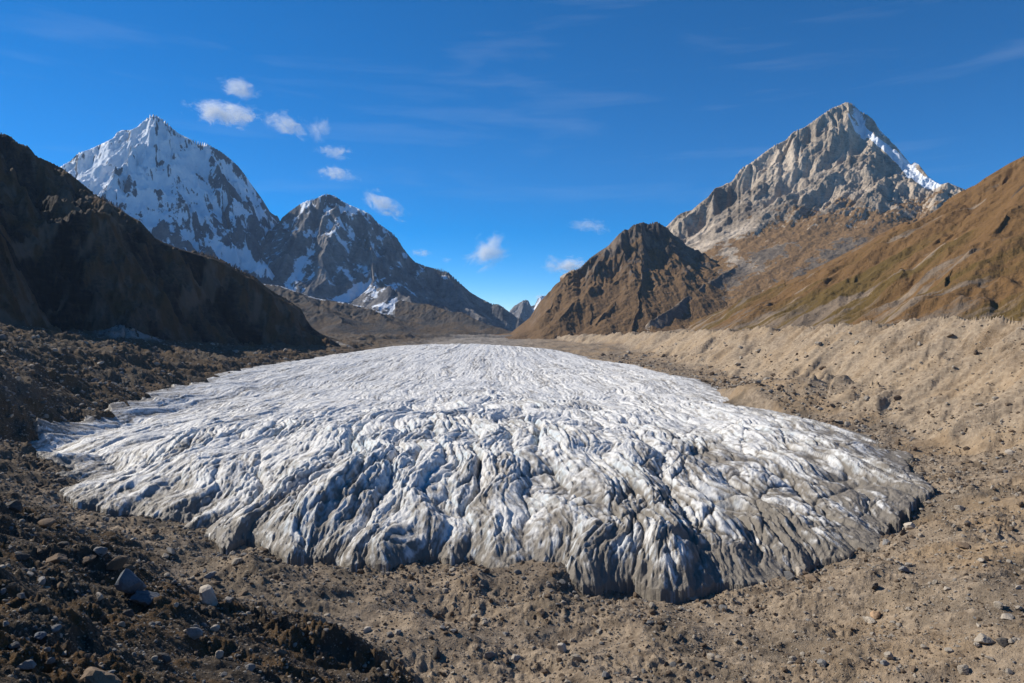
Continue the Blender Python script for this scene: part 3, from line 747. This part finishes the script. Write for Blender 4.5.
# boulders the photo singles out: px, py of the base, width in px, kind, height factor, label
HERO = [
 (130,597,27,'blue',2.1,'tall bluish boulder with a long shadow on the dark slope'),
 (148,606,34,'blue',.6,'flat slab lying at the foot of the tall bluish boulder'),
 (207,607,26,'pale',1.0,'rounded pale boulder right of the tall bluish one'),
 (57,566,24,'brown',.8,'domed brown boulder high on the dark slope'),
 (86,565,20,'brown',.7,'wedge-shaped brown boulder beside the domed one'),
 (115,571,24,'brown',.6,'low brown slab boulder above the tall bluish boulder'),
 (170,556,20,'grey',.6,'flat grey boulder on the till under the ice edge'),
 (192,640,18,'grey',1.0,'grey boulder halfway down the dark slope'),
 (216,632,12,'pale',.9,'small cream boulder right of the grey one on the dark slope'),
 (219,659,10,'pale',1.0,'small white stone below the cream boulder on the dark slope'),
 (41,640,14,'blue',.9,'bluish block in the stone pile at the lower left corner'),
 (54,634,16,'grey',.7,'light grey block touching the bluish block'),
 (6,628,10,'grey',1.1,'small upright grey stone at the edge of the stone pile'),
 (22,600,11,'grey',1.0,'lone round grey stone above the stone pile'),
 (42,586,18,'grey',.6,'dark-sided leaning slab near the top of the slope'),
 (64,657,12,'pale',.8,'whitish angular stone at the head of the biggest boulder'),
 (96,692,46,'brown',.75,'biggest boulder of all, broad and brown, cut by the lower frame edge'),
 (28,672,20,'grey',.9,'rough grey boulder left of the biggest boulder'),
 (13,650,12,'grey',.8,'grey stone between the corner pile and the rough boulder'),
 (12,513,24,'dark',.7,'dark boulder at the far left edge below the ice tip'),
 (44,530,26,'brown',.5,'long dark slab on the slope crest at far left'),
 (209,580,14,'grey',.6,'small grey slab beside the hollow below the ice edge'),
 (100,601,10,'pale',1.1,'little bright stone left of the tall bluish boulder'),
 (165,664,20,'dark',.7,'dark boulder low on the slope among rusty plants'),
 (250,672,14,'grey',.8,'grey stone near the lower end of the dark slope'),
 (279,655,12,'brown',.8,'brown stone where the dark slope meets the flat till'),
 (435,657,10,'pale',.9,'pale stone on the flat till below the dark hollow'),
 (505,663,14,'brown',.7,'brown stone in the cluster at the bottom middle'),
 (516,661,12,'pale',.7,'pale stone beside the brown one at the bottom middle'),
 (437,659,16,'dark',.9,'dark lump of rock on the till under the hollow'),
 (562,653,14,'pale',.8,'pale stone in the scattered line right of the gravel patch'),
 (575,662,14,'pale',.8,'larger pale stone at the end of the scattered line'),
 (630,583,12,'pale',.7,'flat pale stone in front of the dirty ice snout'),
 (719,588,16,'pale',.9,'rounded pale boulder just in front of the ice snout'),
 (712,585,10,'grey',.9,'grey stone touching the rounded pale boulder at the snout'),
 (693,602,20,'pale',.5,'low flat slab below the ice snout'),
 (790,581,14,'grey',.8,'grey boulder at the left end of the pile along the ice edge'),
 (801,577,14,'pale',.9,'pale boulder in the pile along the right ice edge'),
 (817,568,12,'pale',.9,'white boulder in the middle of the pile along the ice edge'),
 (811,582,18,'brown',.7,'brown boulder in front of the pile along the ice edge'),
 (833,561,12,'grey',.8,'grey boulder at the right end of the pile along the ice edge'),
 (872,549,12,'pale',.8,'creamy stone higher up along the right ice edge'),
 (887,545,10,'grey',.7,'small grey stone beside the creamy stone on the ice edge'),
 (910,531,16,'pale',.8,'big cream boulder alone at the right corner of the ice'),
 (875,621,18,'orange',.8,'rusty pink boulder on the tan slope at right'),
 (867,622,9,'pale',.7,'small cream stone against the rusty pink boulder'),
 (875,590,10,'dark',1.2,'dark upright stone standing on the tan slope'),
 (889,660,12,'pale',1.0,'cream stone with a sharp shadow near the lower right'),
 (985,645,20,'pale',.9,'white cluster boulder with a shadowed cleft at lower right'),
 (978,648,12,'pale',.8,'smaller white boulder leaning on the cluster boulder'),
 (1004,647,14,'dark',.7,'dark boulder right of the white cluster'),
 (1012,644,8,'pale',.9,'little white stone right of the dark boulder'),
 (950,654,14,'pale',.7,'oval cream boulder left of the white cluster'),
 (991,662,12,'pale',.6,'oval pale stone below the white cluster'),
 (999,610,12,'pale',.8,'pale boulder on the stony band at the right edge'),
 (1008,621,16,'pale',.5,'flat pale slab at the right edge under the stony band'),
 (947,591,8,'pale',.8,'pale stone halfway up the right slope'),
 (1019,590,8,'pale',.9,'bright stone high on the slope at the right edge'),
 (960,512,12,'pale',.6,'pale slab on the grey rubble right of the ice'),
 (1010,455,14,'pale',.4,'long pale slab far up the right rubble slope'),
 (700,375,7,'pale',.5,'pale block on the dark moraine behind the ice, right side'),
 (738,366,9,'pale',.6,'white block at the foot of the pale moraine wall'),
 (100,365,8,'pale',.5,'white slab on the dark bench at left'),
 (55,352,8,'pale',.5,'white slab on the brown bench far left'),
]
for px, py, w, kind, tall, lab in HERO:
    x, y, z = locate(px, py - w * .12)
    boulder(x, y, z, w / F * y * 1.08, kind, lab, tall=tall, flat=RK.uniform(.7, 1), sink=.22)

ZONES = [ # px range, py range, count, kinds, label, group
 ((0, 250), (540, 683), 85, ('grey', 'brown', 'dark', 'pale'), 'small stone among rusty plants on the dark slope', 'small stones on the dark slope'),
 ((250, 640), (590, 683), 60, ('brown', 'brown', 'pale', 'grey'), 'small stone on the flat till in front of the ice', 'small stones on the till before the ice'),
 ((640, 1023), (590, 683), 60, ('pale', 'pale', 'brown', 'grey'), 'small stone on the tan slope at the lower right', 'small stones on the tan slope'),
 ((900, 1023), (430, 590), 25, ('pale', 'grey', 'brown'), 'stone on the rubble right of the ice', 'stones on the right rubble'),
]
for (a, b), (c, d), n, kinds, lab, grp in ZONES:
    for i in range(n):
        px = RK.uniform(a, b); py = RK.uniform(c, d)
        x, y, z = locate(px, py)
        w = min(4.2 + RK.pareto(2.0) * (4.2 if px < 250 else 2.6), 15)
        boulder(x, y, z, w / F * y, kinds[RK.randint(len(kinds))], lab, grp, tall=RK.uniform(.6, 1), flat=RK.uniform(.7, 1))

def rubble(name, n, sub, seed, pmin, mean, mats, label, yr=(46, 900)):
    rs = np.random.RandomState(seed)
    v, f = ico(sub)
    shapes = [rock_shape(v, rs, 8, .04) for _ in range(10)]
    u = rs.uniform(-.80, .80, n * 3); ly = rs.uniform(math.log(yr[0]), math.log(yr[1]), n * 3)
    y = np.exp(ly); x = u * y
    sdv = poly_sd(x, y, MARGIN)
    dens = .22 + .9 * sstep(-.2, .5, fbm(x / 22, y / 22, 4, seed + 3, .6)) + 3.5 * sstep(20, 3, np.abs(sdv + 4)) + .5 * sstep(-60, -140, x)
    dens *= np.where(x > 480, .3, 1) * np.where((x > 330) & (y > 500), .35, 1)
    ok = (sdv < 7) & (rs.rand(len(x)) < dens)
    x = x[ok][:n]; y = y[ok][:n]; m = len(x)
    z = ground_at(x, y)
    s = (pmin + np.minimum(rs.pareto(2.4, m) * mean, 6)) / F * y * .5
    V = []; Fc = []; MI = []
    k = rs.randint(0, 10, m); ang = rs.rand(m) * 6.28; mi = rs.randint(0, len(mats), m); mi = np.where((x > 60) & (mi > 1), rs.randint(0, 2, m), mi)
    nv = len(v)
    allv = np.array(shapes)[k] * s[:, None, None]
    tilt = rs.uniform(-.5, .5, m)
    c, q = np.cos(tilt)[:, None], np.sin(tilt)[:, None]
    X0 = allv[..., 0] * c - allv[..., 2] * q; Z0 = allv[..., 0] * q + allv[..., 2] * c; Y0 = allv[..., 1]
    c, q = np.cos(ang)[:, None], np.sin(ang)[:, None]
    co = np.stack([X0 * c - Y0 * q + x[:, None], X0 * q + Y0 * c + y[:, None], Z0 + (z + s * .25)[:, None]], -1).reshape(-1, 3)
    faces = (f[None] + (np.arange(m) * nv)[:, None, None]).reshape(-1, 3)
    me = bpy.data.meshes.new(name); raw_mesh(me, co, faces, False)
    for mt in mats: me.materials.append(mt)
    me.polygons.foreach_set('material_index', np.repeat(mi, len(f)).astype(np.int32))
    o = bpy.data.objects.new(name, me); col.objects.link(o); o['kind'] = 'stuff'; o['label'] = label; o['category'] = 'rubble'
    return o
rubble('rubble', 17000, 2, 3, 1.9, 1.7, [STM['pale'], STM['brown'], STM['grey'], STM['brown']], 'loose coarse rubble strewn over the valley floor')
rubble('gravel', 120000, 1, 8, .95, .8, [STM['pale'], STM['brown'], STM['brown'], STM['grey'], STM['dark']], 'fine stones strewn over the valley floor', (46, 1500))
print('rocks', time.time() - T0)

# ------------------------------------------------------------------ CLOUDS
def cloud(px, py, w, h, lab, seed, dens=.004, tiltz=0.0):
    d = 16500.
    x, y, z = W(px, py, d)
    me = bpy.data.meshes.new('cloud'); vv, ff = ico(3); raw_mesh(me, vv, ff)
    M = NT('cloud_vapour')
    tc = M.n('ShaderNodeTexCoord').outputs['Object']
    mp = M.n('ShaderNodeVectorMath', operation='ADD'); M.L(tc, mp.inputs[0]); mp.inputs[1].default_value = (seed * 3.7, seed * 1.9, seed * 2.3)
    asp = max(1., w / h)
    q = M.scale(mp.outputs[0], (asp * .7, .7, .9))
    n = M.noise(q, 1.9, 8, .68, .7)
    n = M.math('ADD', M.math('MULTIPLY', M.math('SUBTRACT', n, .5), 2.4), .5)
    ln = M.n('ShaderNodeVectorMath', operation='LENGTH'); M.L(tc, ln.inputs[0])
    f = M.math('SUBTRACT', 1.0, ln.outputs[1])
    a = M.math('ADD', M.math('MULTIPLY', f, .95), M.math('SUBTRACT', n, .84))
    dn = M.math('MULTIPLY', M.math('MAXIMUM', a, 0.0), dens * 1.9)
    pv = M.n('ShaderNodeVolumePrincipled'); pv.inputs['Color'].default_value = (.97, .98, 1, 1)
    pv.inputs['Anisotropy'].default_value = .1
    M.L(dn, pv.inputs['Density']); M.L(pv.outputs[0], M.out.inputs['Volume'])
    me.materials.append(M.m)
    o = bpy.data.objects.new('cloud', me); col.objects.link(o)
    k = d / F
    o.scale = (w * .5 * k * 1.6, w * .36 * k, h * .5 * k * 1.35); o.location = (x, y, z); o.rotation_euler = (0, tiltz, 0)
    o['label'] = lab; o['category'] = 'cloud'; o['group'] = 'small white clouds'
    return o
CL = [(237,88,36,22,'uppermost small cloud above the snow peak',.004,.2),
 (225,113,62,24,'widest white cloud right of the snow summit',.005,.1),
 (284,124,44,22,'ragged cloud at the left end of the middle pair',.0035,.35),
 (318,129,18,26,'small upright cloud right of the ragged one',.0035,.2),
 (336,152,32,14,'flat little cloud below the upright one',.0035,.1),
 (336,174,34,14,'flat cloud just above the dark rock summit',.0045,.2),
 (384,205,44,20,'slanting cloud right of the dark rock summit',.0045,.5),
 (421,253,18,9,'tiny cloud over the ridge of the dark mountain',.004,0),
 (488,252,40,34,'puffy cloud in the middle of the sky over the valley head',.005,-.3),
 (552,265,16,20,'left puff of the pair beside the brown crag',.005,0),
 (570,266,30,18,'right and brighter puff of the pair beside the brown crag',.008,0),
 (590,226,36,14,'thin veil cloud above the brown crag',.002,.1),
 (447,260,10,6,'faintest tiny puff left of the puffy cloud',.003,0),
 (541,297,12,7,'cloud scrap peeping over the far valley head',.006,0)]
for i, (px, py, w, h, lab, de, ti) in enumerate(CL):
    cloud(px, py, w, h, lab, i + 1, de, ti)

# ------------------------------------------------------------------ LIGHT, SKY, CAMERA
SUN_EL = math.radians(35.5); az = math.radians(-63)       # azimuth clockwise from +Y
sdir = (math.sin(az) * math.cos(SUN_EL), math.cos(az) * math.cos(SUN_EL), math.sin(SUN_EL))
from mathutils import Vector
sun = bpy.data.lights.new('sun', 'SUN'); sun.energy = 5.0; sun.angle = math.radians(.53); sun.color = (1, .94, .84)
so = bpy.data.objects.new('sun', sun); col.objects.link(so)
so.rotation_euler = (-Vector(sdir)).to_track_quat('-Z', 'Y').to_euler(); so.location = (-500, 0, 900)
wd = bpy.data.worlds.new('World'); sc.world = wd; wd.use_nodes = True
nt = wd.node_tree; bg = nt.nodes['Background']
sk = nt.nodes.new('ShaderNodeTexSky'); sk.sky_type = 'NISHITA'; sk.sun_disc = False
sk.sun_elevation = SUN_EL; sk.sun_rotation = az; sk.altitude = 8500; sk.air_density = 1.5; sk.dust_density = .1; sk.ozone_density = 3.0
hs = nt.nodes.new('ShaderNodeHueSaturation'); hs.inputs['Saturation'].default_value = 1.42
nt.links.new(sk.outputs[0], hs.inputs['Color'])
# thin cirrus streaks in the sky
tc = nt.nodes.new('ShaderNodeTexCoord'); mp = nt.nodes.new('ShaderNodeMapping'); mp.inputs['Scale'].default_value = (1.4, 1.4, 11); mp.inputs['Rotation'].default_value = (0, .14, 0); mp.inputs['Location'].default_value = (2.3, .7, 5.2)
nt.links.new(tc.outputs['Generated'], mp.inputs[0])
nz = nt.nodes.new('ShaderNodeTexNoise'); nz.inputs['Scale'].default_value = 2.2; nz.inputs['Detail'].default_value = 7; nz.inputs['Roughness'].default_value = .55; nz.inputs['Distortion'].default_value = .4
nt.links.new(mp.outputs[0], nz.inputs[0])
rp = nt.nodes.new('ShaderNodeValToRGB'); rp.color_ramp.elements[0].position = .55; rp.color_ramp.elements[0].color = (0, 0, 0, 1); rp.color_ramp.elements[1].position = .80; rp.color_ramp.elements[1].color = (.11, .11, .11, 1)
nt.links.new(nz.outputs[0], rp.inputs[0])
mx = nt.nodes.new('ShaderNodeMix'); mx.data_type = 'RGBA'; nt.links.new(rp.outputs[0], mx.inputs[0]); nt.links.new(hs.outputs[0], mx.inputs[6]); mx.inputs[7].default_value = (4.5, 5.2, 6, 1)
nt.links.new(mx.outputs[2], bg.inputs[0]); bg.inputs[1].default_value = .117

cam = bpy.data.cameras.new('camera'); cam.lens = 24; cam.sensor_width = 36; cam.clip_start = 1; cam.clip_end = 200000
cam.shift_y = -(341.5 - HY) / 1024
co_ = bpy.data.objects.new('camera', cam); col.objects.link(co_); co_.location = (0, 0, CAMZ); co_.rotation_euler = (math.pi / 2, 0, 0)
sc.camera = co_
sc.view_settings.view_transform = 'Standard'; sc.view_settings.look = 'None'; sc.view_settings.gamma = 1; sc.view_settings.exposure = .3
sc.cycles.use_denoising = True
sc.cycles.max_bounces = 8; sc.cycles.diffuse_bounces = 2; sc.cycles.volume_bounces = 8
sc.cycles.volume_step_rate = 2
# ------------------------------------------------------------------ AIR
bm_v = np.array([(x, y, z) for z in (-14, 2750) for x, y in ((-9500, -900), (9500, -900), (9500, 12500), (-9500, 12500))], F32)
hz = bpy.data.meshes.new('haze')
raw_mesh(hz, bm_v, np.array([(3,2,1,0),(4,5,6,7),(0,1,5,4),(1,2,6,5),(2,3,7,6),(3,0,4,7)]), False)
HM = NT('clear_blue_air'); pv = HM.n('ShaderNodeVolumePrincipled'); pv.inputs['Color'].default_value = (.45, .68, 1, 1); pv.inputs['Density'].default_value = 1.5e-5
pv.inputs['Anisotropy'].default_value = 0
HM.L(pv.outputs[0], HM.out.inputs['Volume']); hz.materials.append(HM.m)
ho = bpy.data.objects.new('haze', hz); col.objects.link(ho); ho['kind'] = 'stuff'; ho['label'] = 'thin blue haze of the mountain air'; ho['category'] = 'haze'
print('script done', time.time() - T0)
